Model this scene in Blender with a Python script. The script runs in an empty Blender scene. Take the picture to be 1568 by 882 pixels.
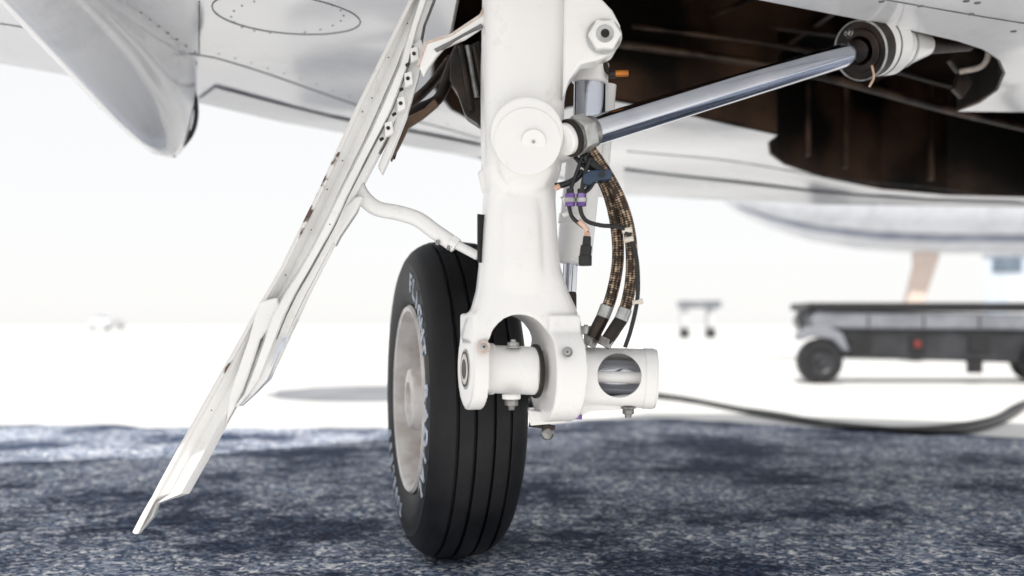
import bpy, bmesh, math, random
from mathutils import Vector, Matrix
from mathutils.geometry import delaunay_2d_cdt
random.seed(4)
F=1524.4; H=0.42; V0=500.0
def W(u,v,y): return Vector(((u-784)*y/F, y, H-(v-V0)*y/F))
SC=bpy.context.scene
COL=SC.collection
YAW=math.radians(15)
AX=Vector((math.cos(YAW),math.sin(YAW),0)); BX=Vector((-math.sin(YAW),math.cos(YAW),0)); ZX=Vector((0,0,1))

# ---------------------------------------------------------------- materials
def mat(name,c1,c2=None,scale=8,rough=0.5,metal=0.0,coat=0.0,bump=0.0,bscale=60,lo=0.4,hi=0.65,rvar=0.0,detail=6,spec=0.5):
    m=bpy.data.materials.new(name); m.use_nodes=True
    nt=m.node_tree; N=nt.nodes; L=nt.links; b=N['Principled BSDF']
    b.inputs['Roughness'].default_value=rough; b.inputs['Metallic'].default_value=metal
    b.inputs['Specular IOR Level'].default_value=spec
    b.inputs['Coat Weight'].default_value=coat; b.inputs['Coat Roughness'].default_value=0.08
    tc=N.new('ShaderNodeTexCoord')
    n=N.new('ShaderNodeTexNoise'); n.inputs['Scale'].default_value=scale; n.inputs['Detail'].default_value=detail
    L.new(tc.outputs['Object'],n.inputs['Vector'])
    r=N.new('ShaderNodeValToRGB'); r.color_ramp.elements[0].position=lo; r.color_ramp.elements[1].position=hi
    r.color_ramp.elements[0].color=(*c1,1); r.color_ramp.elements[1].color=(*(c2 or c1),1)
    L.new(n.outputs['Fac'],r.inputs['Fac']); L.new(r.outputs['Color'],b.inputs['Base Color'])
    if rvar>0:
        mr=N.new('ShaderNodeMapRange'); mr.inputs['To Min'].default_value=max(0.02,rough-rvar); mr.inputs['To Max'].default_value=rough+rvar
        L.new(n.outputs['Fac'],mr.inputs['Value']); L.new(mr.outputs['Result'],b.inputs['Roughness'])
    if bump>0:
        n2=N.new('ShaderNodeTexNoise'); n2.inputs['Scale'].default_value=bscale; n2.inputs['Detail'].default_value=5
        L.new(tc.outputs['Object'],n2.inputs['Vector'])
        bp=N.new('ShaderNodeBump'); bp.inputs['Strength'].default_value=bump; bp.inputs['Distance'].default_value=0.002
        L.new(n2.outputs['Fac'],bp.inputs['Height']); L.new(bp.outputs['Normal'],b.inputs['Normal'])
    return m

def paint(name,base=(0.82,0.81,0.80),specks=0.0,spscale=45,dirt=(0.5,0.47,0.43),rough=0.28,dlo=0.60,dmax=0.6,dscale=17):
    m=mat(name,base,tuple(x*0.96 for x in base),scale=5,rough=rough,coat=0.4,rvar=0.06)
    nt=m.node_tree;N=nt.nodes;L=nt.links;b=N['Principled BSDF']
    src=b.inputs['Base Color'].links[0].from_socket
    tc=N.new('ShaderNodeTexCoord')
    n=N.new('ShaderNodeTexNoise'); n.inputs['Scale'].default_value=dscale; n.inputs['Detail'].default_value=9; n.inputs['Roughness'].default_value=0.75
    L.new(tc.outputs['Object'],n.inputs['Vector'])
    r=N.new('ShaderNodeValToRGB'); r.color_ramp.elements[0].position=dlo; r.color_ramp.elements[1].position=dlo+0.2
    r.color_ramp.elements[0].color=(0,0,0,1); r.color_ramp.elements[1].color=(dmax,dmax,dmax,1)
    L.new(n.outputs['Fac'],r.inputs['Fac'])
    mx=N.new('ShaderNodeMixRGB'); mx.inputs[2].default_value=(*dirt,1)
    L.new(r.outputs['Color'],mx.inputs[0]); L.new(src,mx.inputs[1])
    out=mx.outputs[0]
    if specks>0:
        v=N.new('ShaderNodeTexVoronoi'); v.inputs['Scale'].default_value=spscale
        L.new(tc.outputs['Object'],v.inputs['Vector'])
        lt=N.new('ShaderNodeMath'); lt.operation='LESS_THAN'; lt.inputs[1].default_value=specks
        L.new(v.outputs['Distance'],lt.inputs[0])
        mx2=N.new('ShaderNodeMixRGB'); mx2.inputs[2].default_value=(0.12,0.08,0.06,1)
        L.new(lt.outputs[0],mx2.inputs[0]); L.new(out,mx2.inputs[1]); out=mx2.outputs[0]
    L.new(out,b.inputs['Base Color'])
    return m

M_leg=paint('white_gear_paint',base=(0.86,0.85,0.84),specks=0.03,spscale=28,dlo=0.57,dmax=0.5)
M_skin=paint('white_airframe_paint',base=(0.86,0.865,0.88),specks=0.02,spscale=14,rough=0.14,dirt=(0.40,0.42,0.46),dlo=0.52,dmax=0.45,dscale=2.4)
M_flap_belly=paint('grey_white_flap_and_belly_tone',base=(0.58,0.60,0.64),specks=0.02,spscale=14,rough=0.25,dirt=(0.34,0.35,0.38),dlo=0.45,dmax=0.5,dscale=3)
M_door=paint('white_door_paint',base=(0.86,0.855,0.845),specks=0.025,spscale=22,rough=0.18,dlo=0.57,dmax=0.45)
M_edge=mat('chipped_door_edge',(0.82,0.80,0.78),(0.11,0.065,0.045),scale=13,rough=0.5,lo=0.595,hi=0.62,bump=0.3,detail=12)
M_chrome=mat('chrome',(0.58,0.60,0.65),(0.50,0.52,0.58),scale=12,rough=0.10,metal=1.0,rvar=0.04)
M_steel=mat('steel',(0.34,0.34,0.34),(0.18,0.17,0.16),scale=60,rough=0.38,metal=0.9,bump=0.2)
M_nut=mat('painted_nut',(0.50,0.51,0.51),(0.33,0.33,0.31),scale=50,rough=0.35,metal=0.5,bump=0.2)
M_dark=mat('dark_metal',(0.014,0.012,0.011),(0.05,0.034,0.025),scale=20,rough=0.45,metal=0.4,bump=0.3)
M_black=mat('black_rubber',(0.006,0.006,0.008),(0.014,0.014,0.016),scale=30,rough=0.45)
M_tyre=mat('tyre_rubber',(0.003,0.003,0.004),(0.010,0.010,0.012),scale=14,rough=0.55,bump=0.35,bscale=240,rvar=0.08,spec=0.35)
M_letter=mat('sidewall_lettering_paint',(0.60,0.66,0.75),(0.12,0.15,0.20),scale=55,rough=0.6,lo=0.48,hi=0.70)
M_rim=mat('wheel_rim_paint',(0.74,0.71,0.69),(0.55,0.50,0.47),scale=25,rough=0.35)
M_blue=mat('blue_plastic',(0.015,0.035,0.075),(0.03,0.055,0.10),scale=30,rough=0.4)
M_purple=mat('purple_anodised',(0.14,0.07,0.28),(0.26,0.18,0.40),scale=60,rough=0.35,metal=0.6)
M_orange=mat('orange_fitting',(0.65,0.22,0.03),(0.45,0.14,0.02),scale=60,rough=0.4,metal=0.3)
M_copper=mat('sealant_copper',(0.60,0.36,0.25),(0.75,0.55,0.45),scale=70,rough=0.45)
M_stain=mat('stained_washer',(0.55,0.42,0.36),(0.70,0.62,0.57),scale=70,rough=0.45)
M_nylon=mat('nylon_tie',(0.72,0.66,0.60),(0.6,0.52,0.45),scale=50,rough=0.5)
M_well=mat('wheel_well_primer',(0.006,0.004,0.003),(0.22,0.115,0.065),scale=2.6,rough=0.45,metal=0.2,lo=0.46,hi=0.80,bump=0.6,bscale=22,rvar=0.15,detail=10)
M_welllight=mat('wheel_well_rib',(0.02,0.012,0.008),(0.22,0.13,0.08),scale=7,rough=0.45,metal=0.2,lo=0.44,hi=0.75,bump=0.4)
M_line=mat('panel_gap',(0.13,0.13,0.135),(0.24,0.24,0.24),scale=20,rough=0.7)
M_grey=mat('cart_grey_paint',(0.016,0.017,0.020),(0.035,0.036,0.042),scale=6,rough=0.45,bump=0.1)
M_cartlight=mat('cart_panel_paint',(0.20,0.21,0.235),(0.13,0.14,0.16),scale=6,rough=0.4)
M_pale=mat('pale_metal_paint',(0.62,0.62,0.63),(0.5,0.5,0.52),scale=6,rough=0.4)
M_red=mat('red_reflector',(0.22,0.035,0.03),(0.12,0.02,0.02),scale=40,rough=0.3)
M_glass=mat('window_glass',(0.10,0.13,0.17),(0.16,0.2,0.25),scale=2,rough=0.1)
M_wall=mat('hangar_wall',(0.50,0.56,0.64),(0.44,0.49,0.56),scale=1.5,rough=0.7)

def braid():
    m=bpy.data.materials.new('braided_hose'); m.use_nodes=True; nt=m.node_tree;N=nt.nodes;L=nt.links;b=N['Principled BSDF']
    tc=N.new('ShaderNodeTexCoord'); sep=N.new('ShaderNodeSeparateXYZ'); L.new(tc.outputs['UV'],sep.inputs[0])
    def ma(op,a,c=None,e=None):
        n=N.new('ShaderNodeMath'); n.operation=op
        for i,x in enumerate((a,c,e)):
            if x is None: continue
            if isinstance(x,(int,float)): n.inputs[i].default_value=x
            else: L.new(x,n.inputs[i])
        return n.outputs[0]
    a=ma('MULTIPLY',sep.outputs[0],300*3.1416); c=ma('MULTIPLY',sep.outputs[1],6.283*5)
    w=ma('MULTIPLY',ma('SINE',ma('ADD',a,c)),ma('SINE',ma('SUBTRACT',a,c)))
    nz=N.new('ShaderNodeTexNoise'); nz.inputs['Scale'].default_value=130; nz.inputs['Detail'].default_value=4; L.new(tc.outputs['Object'],nz.inputs['Vector'])
    w=ma('ADD',ma('MULTIPLY',w,0.7),ma('MULTIPLY_ADD',nz.outputs['Fac'],4.4,-2.2))
    h=ma('MULTIPLY_ADD',w,0.5,0.5)
    r=N.new('ShaderNodeValToRGB'); e=r.color_ramp.elements
    e[0].position=0.48; e[0].color=(0.030,0.017,0.010,1); e[1].position=1.0; e[1].color=(0.55,0.40,0.27,1)
    L.new(h,r.inputs['Fac']); L.new(r.outputs['Color'],b.inputs['Base Color'])
    b.inputs['Roughness'].default_value=0.5; b.inputs['Metallic'].default_value=0.3
    bp=N.new('ShaderNodeBump'); bp.inputs['Strength'].default_value=0.6; bp.inputs['Distance'].default_value=0.001
    L.new(h,bp.inputs['Height']); L.new(bp.outputs['Normal'],b.inputs['Normal'])
    return m
M_braid=braid()

# ---------------------------------------------------------------- helpers
def group(name):
    e=bpy.data.objects.new(name,None); e.empty_display_size=0.1; COL.objects.link(e); return e
def finish(bm,name,m,parent,smooth=True,angle=35,bevel=0,seg=2,recalc=True):
    if recalc: bmesh.ops.recalc_face_normals(bm,faces=bm.faces)
    me=bpy.data.meshes.new(name); bm.to_mesh(me); bm.free()
    ob=bpy.data.objects.new(name,me); COL.objects.link(ob)
    me.materials.append(m)
    if parent: ob.parent=parent
    if bevel>0:
        md=ob.modifiers.new('bevel','BEVEL'); md.width=bevel; md.segments=seg; md.limit_method='ANGLE'; md.angle_limit=math.radians(35)
    if smooth:
        for p in me.polygons: p.use_smooth=True
        me.set_sharp_from_angle(angle=math.radians(60 if bevel>0 else angle))
    return ob
def frame(d,up=Vector((0,0,1))):
    d=d.normalized(); 
    if abs(d.dot(up))>0.98: up=Vector((0,1,0))
    a=d.cross(up).normalized(); b=a.cross(d).normalized(); return a,b,d
def cyl_bm(bm,p0,p1,r0,r1=None,n=32,caps=True,phase=0):
    r1=r0 if r1 is None else r1
    a,b,d=frame(p1-p0)
    A=[];B=[]
    for i in range(n):
        t=2*math.pi*i/n+phase; o=a*math.cos(t)+b*math.sin(t)
        A.append(bm.verts.new(p0+o*r0)); B.append(bm.verts.new(p1+o*r1))
    for i in range(n):
        j=(i+1)%n; bm.faces.new((A[i],A[j],B[j],B[i]))
    if caps: bm.faces.new(A[::-1]); bm.faces.new(B)
def cyl(name,p0,p1,r0,m,parent,r1=None,n=40,bevel=0.0,phase=0,seg=2):
    bm=bmesh.new(); cyl_bm(bm,p0,p1,r0,r1,n,phase=phase)
    return finish(bm,name,m,parent,bevel=bevel,seg=seg,angle=40)
def hexnut(name,c,d,r,h,m,parent,stud=0.45,washer=True):
    d=d.normalized(); bm=bmesh.new()
    cyl_bm(bm,c,c+d*h,r,r,6)
    cyl_bm(bm,c+d*h,c+d*(h*1.08),r*0.86,r*0.82,24)
    if washer: cyl_bm(bm,c-d*h*0.25,c+d*0.0005,r*1.25,r*1.25,28)
    if stud: cyl_bm(bm,c+d*h,c+d*(h*1.7),r*stud,r*stud*0.9,16)
    return finish(bm,name,m,parent,bevel=r*0.08,seg=1)
def spline(pts,n=8):
    out=[]; P=[pts[0]*2-pts[1]]+pts+[pts[-1]*2-pts[-2]]
    for i in range(1,len(P)-2):
        p0,p1,p2,p3=P[i-1:i+3]
        for k in range(n):
            t=k/n
            out.append(0.5*((2*p1)+(p2-p0)*t+(2*p0-5*p1+4*p2-p3)*t*t+(3*p1-p0-3*p2+p3)*t**3))
    out.append(pts[-1]); return out
def tube(name,pts,r,m,parent,n=14,sub=8,flat=1.0,rs=None):
    P=spline([Vector(p) for p in pts],sub) if sub>1 else [Vector(p) for p in pts]
    bm=bmesh.new(); uvl=bm.loops.layers.uv.new('UVMap'); rings=[];ln=[0]
    prev=None
    for i,p in enumerate(P):
        t=(P[min(i+1,len(P)-1)]-P[max(i-1,0)]).normalized()
        if prev is None: a,b,_=frame(t,Vector((0,1,0)))
        else:
            a=(prev-t*prev.dot(t)).normalized(); b=t.cross(a)
        prev=a
        rr=r if rs is None else r*(rs[0]+(rs[1]-rs[0])*i/(len(P)-1))
        rings.append([bm.verts.new(p+a*math.cos(2*math.pi*k/n)*rr+b*math.sin(2*math.pi*k/n)*rr*flat) for k in range(n)])
        if i: ln.append(ln[-1]+(P[i]-P[i-1]).length)
    for i in range(len(P)-1):
        for k in range(n):
            j=(k+1)%n; f=bm.faces.new((rings[i][k],rings[i][j],rings[i+1][j],rings[i+1][k]))
            for l,(U,V) in zip(f.loops,((ln[i],k/n),(ln[i],(k+1)/n),(ln[i+1],(k+1)/n),(ln[i+1],k/n))): l[uvl].uv=(U,V)
    bm.faces.new(rings[0][::-1]); bm.faces.new(rings[-1])
    return finish(bm,name,m,parent,angle=50)
def prism(name,px,y0,y1,m,parent,bevel=0.002,seg=3):
    """front profile drawn at depth y0, extruded straight back to y1"""
    bm=bmesh.new(); A=[bm.verts.new(W(u,v,y0)) for u,v in px]
    f=bm.faces.new(A); r=bmesh.ops.extrude_face_region(bm,geom=[f])
    for e in r['geom']:
        if isinstance(e,bmesh.types.BMVert): e.co.y+=y1-y0
    return finish(bm,name,m,parent,bevel=bevel,seg=seg)
def box_bm(bm,c,s,rot=None):
    M=Matrix.Translation(c) @ (rot or Matrix.Identity(4)) @ Matrix.Diagonal((*s,1))
    bmesh.ops.create_cube(bm,size=1,matrix=M)
def box(name,c,s,m,parent,rot=None,bevel=0.004,seg=2):
    bm=bmesh.new(); box_bm(bm,Vector(c),s,rot); return finish(bm,name,m,parent,bevel=bevel,seg=seg)
def loft_bm(bm,secs,ex=3.2,n=28):
    R=[]
    for cx,cy,z,hx,hy in secs:
        ring=[]
        for k in range(n):
            t=2*math.pi*k/n; c,s=math.cos(t),math.sin(t)
            x=hx*math.copysign(abs(c)**(2/ex),c); y=hy*math.copysign(abs(s)**(2/ex),s)
            ring.append(bm.verts.new((cx+x*math.cos(YAW*0.6)-y*math.sin(YAW*0.6),cy+x*math.sin(YAW*0.6)+y*math.cos(YAW*0.6),z)))
        R.append(ring)
    for i in range(len(R)-1):
        for k in range(n):
            j=(k+1)%n; bm.faces.new((R[i][k],R[i][j],R[i+1][j],R[i+1][k]))
    bm.faces.new(R[0][::-1]); bm.faces.new(R[-1])
def revolve(name,prof,m,parent,loc,rotz,n=96,closed=False,angle=35):
    bm=bmesh.new(); R=[]
    for k in range(n):
        t=2*math.pi*k/n
        R.append([bm.verts.new((a,r*math.cos(t),r*math.sin(t))) for r,a in prof])
    q=len(prof)
    for k in range(n):
        j=(k+1)%n
        for i in range(q if closed else q-1):
            i2=(i+1)%q
            bm.faces.new((R[k][i],R[k][i2],R[j][i2],R[j][i]))
    bmesh.ops.remove_doubles(bm,verts=bm.verts,dist=1e-5)
    ob=finish(bm,name,m,parent,angle=angle); ob.location=loc; ob.rotation_euler=(0,0,rotz); return ob
def bake(ob):
    dg=bpy.context.evaluated_depsgraph_get(); me=bpy.data.meshes.new_from_object(ob.evaluated_get(dg))
    ob.modifiers.clear(); ob.data=me
    for p in me.polygons: p.use_smooth=True
def kill(ob): bpy.data.objects.remove(ob,do_unlink=True)

# ---------------------------------------------------------------- ground
def ground_mat(name,kind):
    m=bpy.data.materials.new(name); m.use_nodes=True; nt=m.node_tree;N=nt.nodes;L=nt.links;b=N['Principled BSDF']
    tc=N.new('ShaderNodeTexCoord')
    def noise(s,d=4,r=0.6):
        n=N.new('ShaderNodeTexNoise'); n.inputs['Scale'].default_value=s; n.inputs['Detail'].default_value=d; n.inputs['Roughness'].default_value=r
        L.new(tc.outputs['Object'],n.inputs['Vector']); return n.outputs['Fac']
    def ramp(f,p0,c0,p1,c1):
        r=N.new('ShaderNodeValToRGB'); e=r.color_ramp.elements; e[0].position=p0;e[0].color=(*c0,1);e[1].position=p1;e[1].color=(*c1,1)
        L.new(f,r.inputs['Fac']); return r.outputs['Color']
    def mix(f,a,c,t='MIX'):
        x=N.new('ShaderNodeMixRGB'); x.blend_type=t
        if isinstance(f,float): x.inputs[0].default_value=f
        else: L.new(f,x.inputs[0])
        for i,s in ((1,a),(2,c)):
            if isinstance(s,tuple): x.inputs[i].default_value=(*s,1)
            else: L.new(s,x.inputs[i])
        return x.outputs[0]
    if kind=='shaded_asphalt':
        # individual stones: a random tone per Voronoi cell, set in bitumen toned blue-black for the painted shade
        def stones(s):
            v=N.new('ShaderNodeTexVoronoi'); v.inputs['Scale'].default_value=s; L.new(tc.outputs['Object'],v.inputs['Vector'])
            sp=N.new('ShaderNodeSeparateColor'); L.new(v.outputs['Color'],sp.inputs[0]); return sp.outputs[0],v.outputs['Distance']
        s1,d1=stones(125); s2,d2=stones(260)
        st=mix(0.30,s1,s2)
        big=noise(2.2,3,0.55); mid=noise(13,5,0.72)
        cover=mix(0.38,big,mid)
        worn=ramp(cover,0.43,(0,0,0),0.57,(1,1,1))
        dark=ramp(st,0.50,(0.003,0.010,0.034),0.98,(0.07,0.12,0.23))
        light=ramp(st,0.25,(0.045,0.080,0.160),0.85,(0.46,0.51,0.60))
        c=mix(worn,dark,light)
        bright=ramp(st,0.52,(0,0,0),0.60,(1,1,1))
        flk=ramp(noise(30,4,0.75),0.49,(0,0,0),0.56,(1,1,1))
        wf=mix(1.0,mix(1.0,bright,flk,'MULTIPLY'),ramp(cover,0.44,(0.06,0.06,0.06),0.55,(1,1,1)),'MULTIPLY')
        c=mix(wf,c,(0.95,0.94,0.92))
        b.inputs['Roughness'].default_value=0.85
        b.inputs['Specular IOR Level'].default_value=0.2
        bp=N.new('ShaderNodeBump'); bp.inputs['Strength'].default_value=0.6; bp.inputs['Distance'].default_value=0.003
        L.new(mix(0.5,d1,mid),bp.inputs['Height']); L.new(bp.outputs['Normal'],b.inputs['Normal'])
    else:
        c=ramp(noise(0.6,6),0.35,(0.54,0.54,0.54),0.7,(0.62,0.62,0.61))
        b.inputs['Roughness'].default_value=0.8
    L.new(c,b.inputs['Base Color']); return m
def sheet(name,pts,z,m):
    bm=bmesh.new(); bm.faces.new([bm.verts.new((x,y,z)) for x,y in pts]); return finish(bm,name,m,None,smooth=False)
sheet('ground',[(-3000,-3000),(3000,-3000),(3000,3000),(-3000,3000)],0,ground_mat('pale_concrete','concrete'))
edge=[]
tab=[(-20,4.3),(-1.65,4.22),(-1.55,4.08),(-0.1,4.08),(0.35,4.45),(0.75,4.5),(1.4,4.0),(2.1,3.62),(4,3.4),(20,3.4)]  # far outline follows the edge of the aircraft's shadow
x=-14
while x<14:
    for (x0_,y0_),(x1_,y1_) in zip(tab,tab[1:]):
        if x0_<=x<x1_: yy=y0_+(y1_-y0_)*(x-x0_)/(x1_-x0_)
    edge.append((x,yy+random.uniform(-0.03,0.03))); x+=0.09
sheet('asphalt_shadow_area',[(-14,1.45),(14,1.45)]+edge[::-1],0.004,ground_mat('asphalt_with_painted_shade','shaded_asphalt'))  # aircraft's ground shadow painted as a darker, bluer stretch of paving
M_shadow=mat('ground_shadow_tone',(0.16,0.17,0.19),(0.22,0.23,0.25),scale=3,rough=0.7)
sheet('painted_shadow_patch',[(-0.90+0.62*math.cos(t*0.2618)*(1+0.05*math.sin(3*t)),6.3+0.75*math.sin(t*0.2618)) for t in range(24)],0.004,M_shadow)  # oval cast shadow painted as a flat dark sheet

# ---------------------------------------------------------------- airplane wing underside
wing=group('airplane_wing')
def skz(x,y): return 0.975-0.06*x
def onskin(u,v):
    y=0.555/((V0-v)/F+0.06*(u-784)/F); return ((u-784)/F*y,y)
hole_px=[(735,-150),(715,-60),(700,0),(690,50),(662,90),(660,130),(690,168),(735,192),(800,192),(870,165),(930,153),(990,164),(1060,178),(1130,194),(1190,207),(1176,218),(1178,236),(1200,252),(1260,272),(1350,290),(1450,299),(1600,303),
 (1650,240),(1600,172),(1465,171),(1500,158),(1528,138),(1539,112),(1530,92),(1505,76),(1465,63),(1400,48),(1300,27),(1160,0),(1060,-50),(960,-150)]
hole=[onskin(*p) for p in hole_px]
far_px=[(-150,66),(0,95),(150,125),(300,155),(520,200),(730,243),(860,275),(950,298),(1100,306),(1250,308),(1400,309),(1600,313),(1700,315)]
outer=[(-2.2,0.9),(-1.0,0.9),(0,0.9),(1.2,0.9),(2.6,0.9),(2.6,3.5)]+[onskin(*p) for p in far_px[::-1]]+[(-2.2,1.95)]
def inside(p,poly):
    c=False; n=len(poly); x,y=p
    for i in range(n):
        x1,y1=poly[i]; x2,y2=poly[i-1]
        if (y1>y)!=(y2>y) and x<(x2-x1)*(y-y1)/(y2-y1)+x1: c=not c
    return c
def near(p,poly,d):
    P=Vector(p)
    for i in range(len(poly)):
        a=Vector(poly[i]);b=Vector(poly[i-1]);t=max(0,min(1,(P-a).dot(b-a)/(b-a).length_squared))
        if (a+(b-a)*t-P).length<d: return True
    return False
def bulge(x,y): return 0.010*math.sin(2.1*x+1.3*y)*math.sin(3.3*y-x)+0.006*math.sin(7*x+3*y)*math.sin(5*y-2*x)
def skin_sheet(name,outer,hole,m,dz=0.0,step=0.08):
    V=[Vector(p) for p in outer]+[Vector(p) for p in hole]
    E=[(i,(i+1)%len(outer)) for i in range(len(outer))]+[(len(outer)+i,len(outer)+(i+1)%len(hole)) for i in range(len(hole))]
    gx=-2.1
    while gx<2.6:
        gy=0.95
        while gy<4.3:
            p=(gx,gy)
            if inside(p,outer) and not (hole and inside(p,hole)) and not near(p,outer,step*0.6) and not (hole and near(p,hole,0.05)): V.append(Vector(p))
            gy+=step
        gx+=step
    vo,eo,fo,_,_,_=delaunay_2d_cdt(V,E,[],0,1e-5)
    bm=bmesh.new()
    vs=[bm.verts.new((p.x,p.y,skz(p.x,p.y)+dz+(0 if hole and near(p,hole,0.02) else bulge(p.x,p.y)))) for p in vo]
    for f in fo:
        c=sum((Vector(vo[i]) for i in f),Vector((0,0)))/3
        if inside(c,outer) and not (hole and inside(c,hole)): bm.faces.new([vs[i] for i in f])
    bmesh.ops.delete(bm,geom=[v for v in bm.verts if not v.link_faces],context='VERTS')
    return finish(bm,name,m,wing,angle=50)
skin_sheet('lower_skin',outer,hole,M_skin)
fl_px=[(330,136),(430,157),(520,177),(640,203),(738,224),(734,243),(640,224),(520,199),(430,181),(300,154)]
skin_sheet('flap_lower_panel',[onskin(*p) for p in fl_px],[],M_flap_belly,dz=-0.006,step=0.05)
bl_px=[(955,262),(1100,276),(1250,290),(1420,303),(1600,308),(1600,312),(1400,309),(1250,306),(1100,303),(955,297)]
skin_sheet('belly_reflection_strip',[onskin(*p) for p in bl_px],[],M_flap_belly,dz=-0.006,step=0.05)  # bluish reflection along the belly, painted as a grey strip
bm=bmesh.new(); A=[bm.verts.new((x,y,skz(x,y)+0.0)) for x,y in outer]; B=[bm.verts.new((x*0.96,y*0.97+0.04,skz(x,y)+0.46)) for x,y in outer]
for i in range(len(A)): j=(i+1)%len(A); bm.faces.new((A[i],A[j],B[j],B[i]))
bm.faces.new(B); finish(bm,'upper_skin',M_skin,wing,smooth=False)
bm=bmesh.new(); A=[bm.verts.new((x,y,skz(x,y)+0.003)) for x,y in hole]; B=[bm.verts.new((x,y,skz(x,y)+0.40)) for x,y in hole]
for i in range(len(A)): j=(i+1)%len(A); bm.faces.new((A[i],A[j],B[j],B[i]))
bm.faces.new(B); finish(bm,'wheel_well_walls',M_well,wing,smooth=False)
hv=[Vector((x,y,skz(x,y))) for x,y in hole]
tube('wheel_well_lip',[h+Vector((0,0,0.004)) for h in hv]+[hv[0]+Vector((0,0,0.004))],0.0045,M_welllight,wing,n=6,sub=1)
def roofz(x): return skz(x,0)+0.40
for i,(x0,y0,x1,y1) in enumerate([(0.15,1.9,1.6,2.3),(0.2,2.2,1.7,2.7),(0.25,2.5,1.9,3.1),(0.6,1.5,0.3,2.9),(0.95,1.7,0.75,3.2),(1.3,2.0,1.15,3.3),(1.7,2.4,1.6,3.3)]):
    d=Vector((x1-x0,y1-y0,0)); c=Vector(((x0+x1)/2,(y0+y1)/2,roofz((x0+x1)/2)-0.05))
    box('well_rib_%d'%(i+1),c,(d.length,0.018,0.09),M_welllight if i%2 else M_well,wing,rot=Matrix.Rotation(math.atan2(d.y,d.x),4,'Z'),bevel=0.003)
for i,pts in enumerate([[(0.35,1.55,1.25),(0.5,1.75,1.12),(0.62,1.95,1.08),(0.60,2.15,1.16),(0.5,2.5,1.2)],[(0.2,2.3,1.08),(0.7,2.45,1.05),(1.2,2.75,1.02),(1.7,3.05,1.0)],[(0.25,2.4,1.15),(0.8,2.55,1.12),(1.3,2.85,1.1),(1.8,3.1,1.1)],[(1.55,1.95,1.2),(1.45,2.1,1.0),(1.38,2.2,0.95),(1.3,2.3,1.05)]]):
    tube('well_pipe_%d'%(i+1),pts,0.007+0.004*(i%2),M_welllight if i!=3 else M_dark,wing,n=10)
for i,(u,v) in enumerate(((1232,262),(1290,279),(1420,297))):
    x,y=onskin(u,v-6); box('bay_stiffener_%d'%(i+1),(x,y-0.03,skz(x,y)+0.20),(0.016,0.02,0.34),M_welllight,wing,bevel=0.003)
prism('well_bracket',[(1465,70),(1500,62),(1520,80),(1500,100),(1478,108),(1490,125),(1475,150),(1462,135),(1470,110),(1455,92)],2.05,2.07,M_dark,wing)
tube('well_wire',[W(1440,75,1.95),W(1475,58,1.97),W(1512,72,2.0),W(1505,100,2.02),W(1470,110,2.05)],0.006,M_nylon,wing,n=8)
def ring_on_skin(name,cx,cy,r):
    pts=[Vector((cx+r*math.cos(t*0.1309),cy+r*math.sin(t*0.1309),0)) for t in range(49)]
    for p in pts: p.z=skz(p.x,p.y)+bulge(p.x,p.y)-0.0005
    tube(name,pts,0.0012,M_line,wing,n=5,sub=1)
x,y=onskin(440,25); ring_on_skin('access_panel_seam',x,y,0.135)
def seam(name,a,b):
    p=[Vector(onskin(a[0]+(b[0]-a[0])*t/12,a[1]+(b[1]-a[1])*t/12)).to_3d() for t in range(13)]
    for q in p: q.z=skz(q.x,q.y)+bulge(q.x,q.y)-0.0006
    tube(name,p,0.0014,M_line,wing,n=5,sub=1)
seam('skin_seam_1',(330,95),(735,215)); seam('skin_seam_2',(0,40),(330,95)); seam('skin_seam_3',(960,230),(1500,330-32)); seam('skin_seam_4',(305,0),(305,90))
seam('skin_seam_5',(1180,-30),(1568,40))
bm=bmesh.new()
def rivet(u,v,r=0.004):
    x,y=onskin(u,v); z=skz(x,y)+bulge(x,y); cyl_bm(bm,Vector((x,y,z+0.001)),Vector((x,y,z-0.0012)),r,r*0.8,10)
for t in range(20): rivet(440+86*math.cos(t*.314),25+30*math.sin(t*.314),0.0022)
for u,v in [(1497,8),(1487,25),(1480,5),(1552,52),(1410,12),(1350,5)]: rivet(u,v,0.006)
for t in range(16): rivet(335+t*25,88+t*7.4,0.0022)
for t in range(7): rivet(215+t*14,20+t*11,0.004)
finish(bm,'rivets',M_line,wing)
bm=bmesh.new(); R=[]
for y,hw,dp in [(1.25,0.01,0.01),(1.35,0.035,0.035),(1.5,0.06,0.065),(1.7,0.082,0.10),(1.9,0.093,0.14),(2.05,0.096,0.175),(2.18,0.092,0.20),(2.28,0.080,0.212),(2.35,0.062,0.205),(2.385,0.045,0.19),(2.40,0.02,0.17)]:
    cx=-0.80-0.01*(y-1.9); z0=skz(cx,y)+0.02; ring=[]
    for k in range(25):
        t=math.pi*k/24; ring.append(bm.verts.new((cx-hw*math.cos(t)*(1.0),y,z0-(dp+0.02)*math.sin(t)**0.8)))
    R.append(ring)
for i in range(len(R)-1):
    for k in range(24): bm.faces.new((R[i][k],R[i][k+1],R[i+1][k+1],R[i+1][k]))
bm.faces.new(R[-1])
finish(bm,'flap_track_fairing',M_skin,wing,angle=70)
tube('fairing_trailing_seal',[(-0.765,2.30,1.02),(-0.738,2.32,0.95),(-0.75,2.34,0.88),(-0.80,2.35,0.822)],0.0055,M_black,wing,n=6)
tube('static_wick',[W(300,92,2.3),W(292,130,2.32),W(275,190,2.35)],0.004,M_black,wing,n=6)

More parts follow.
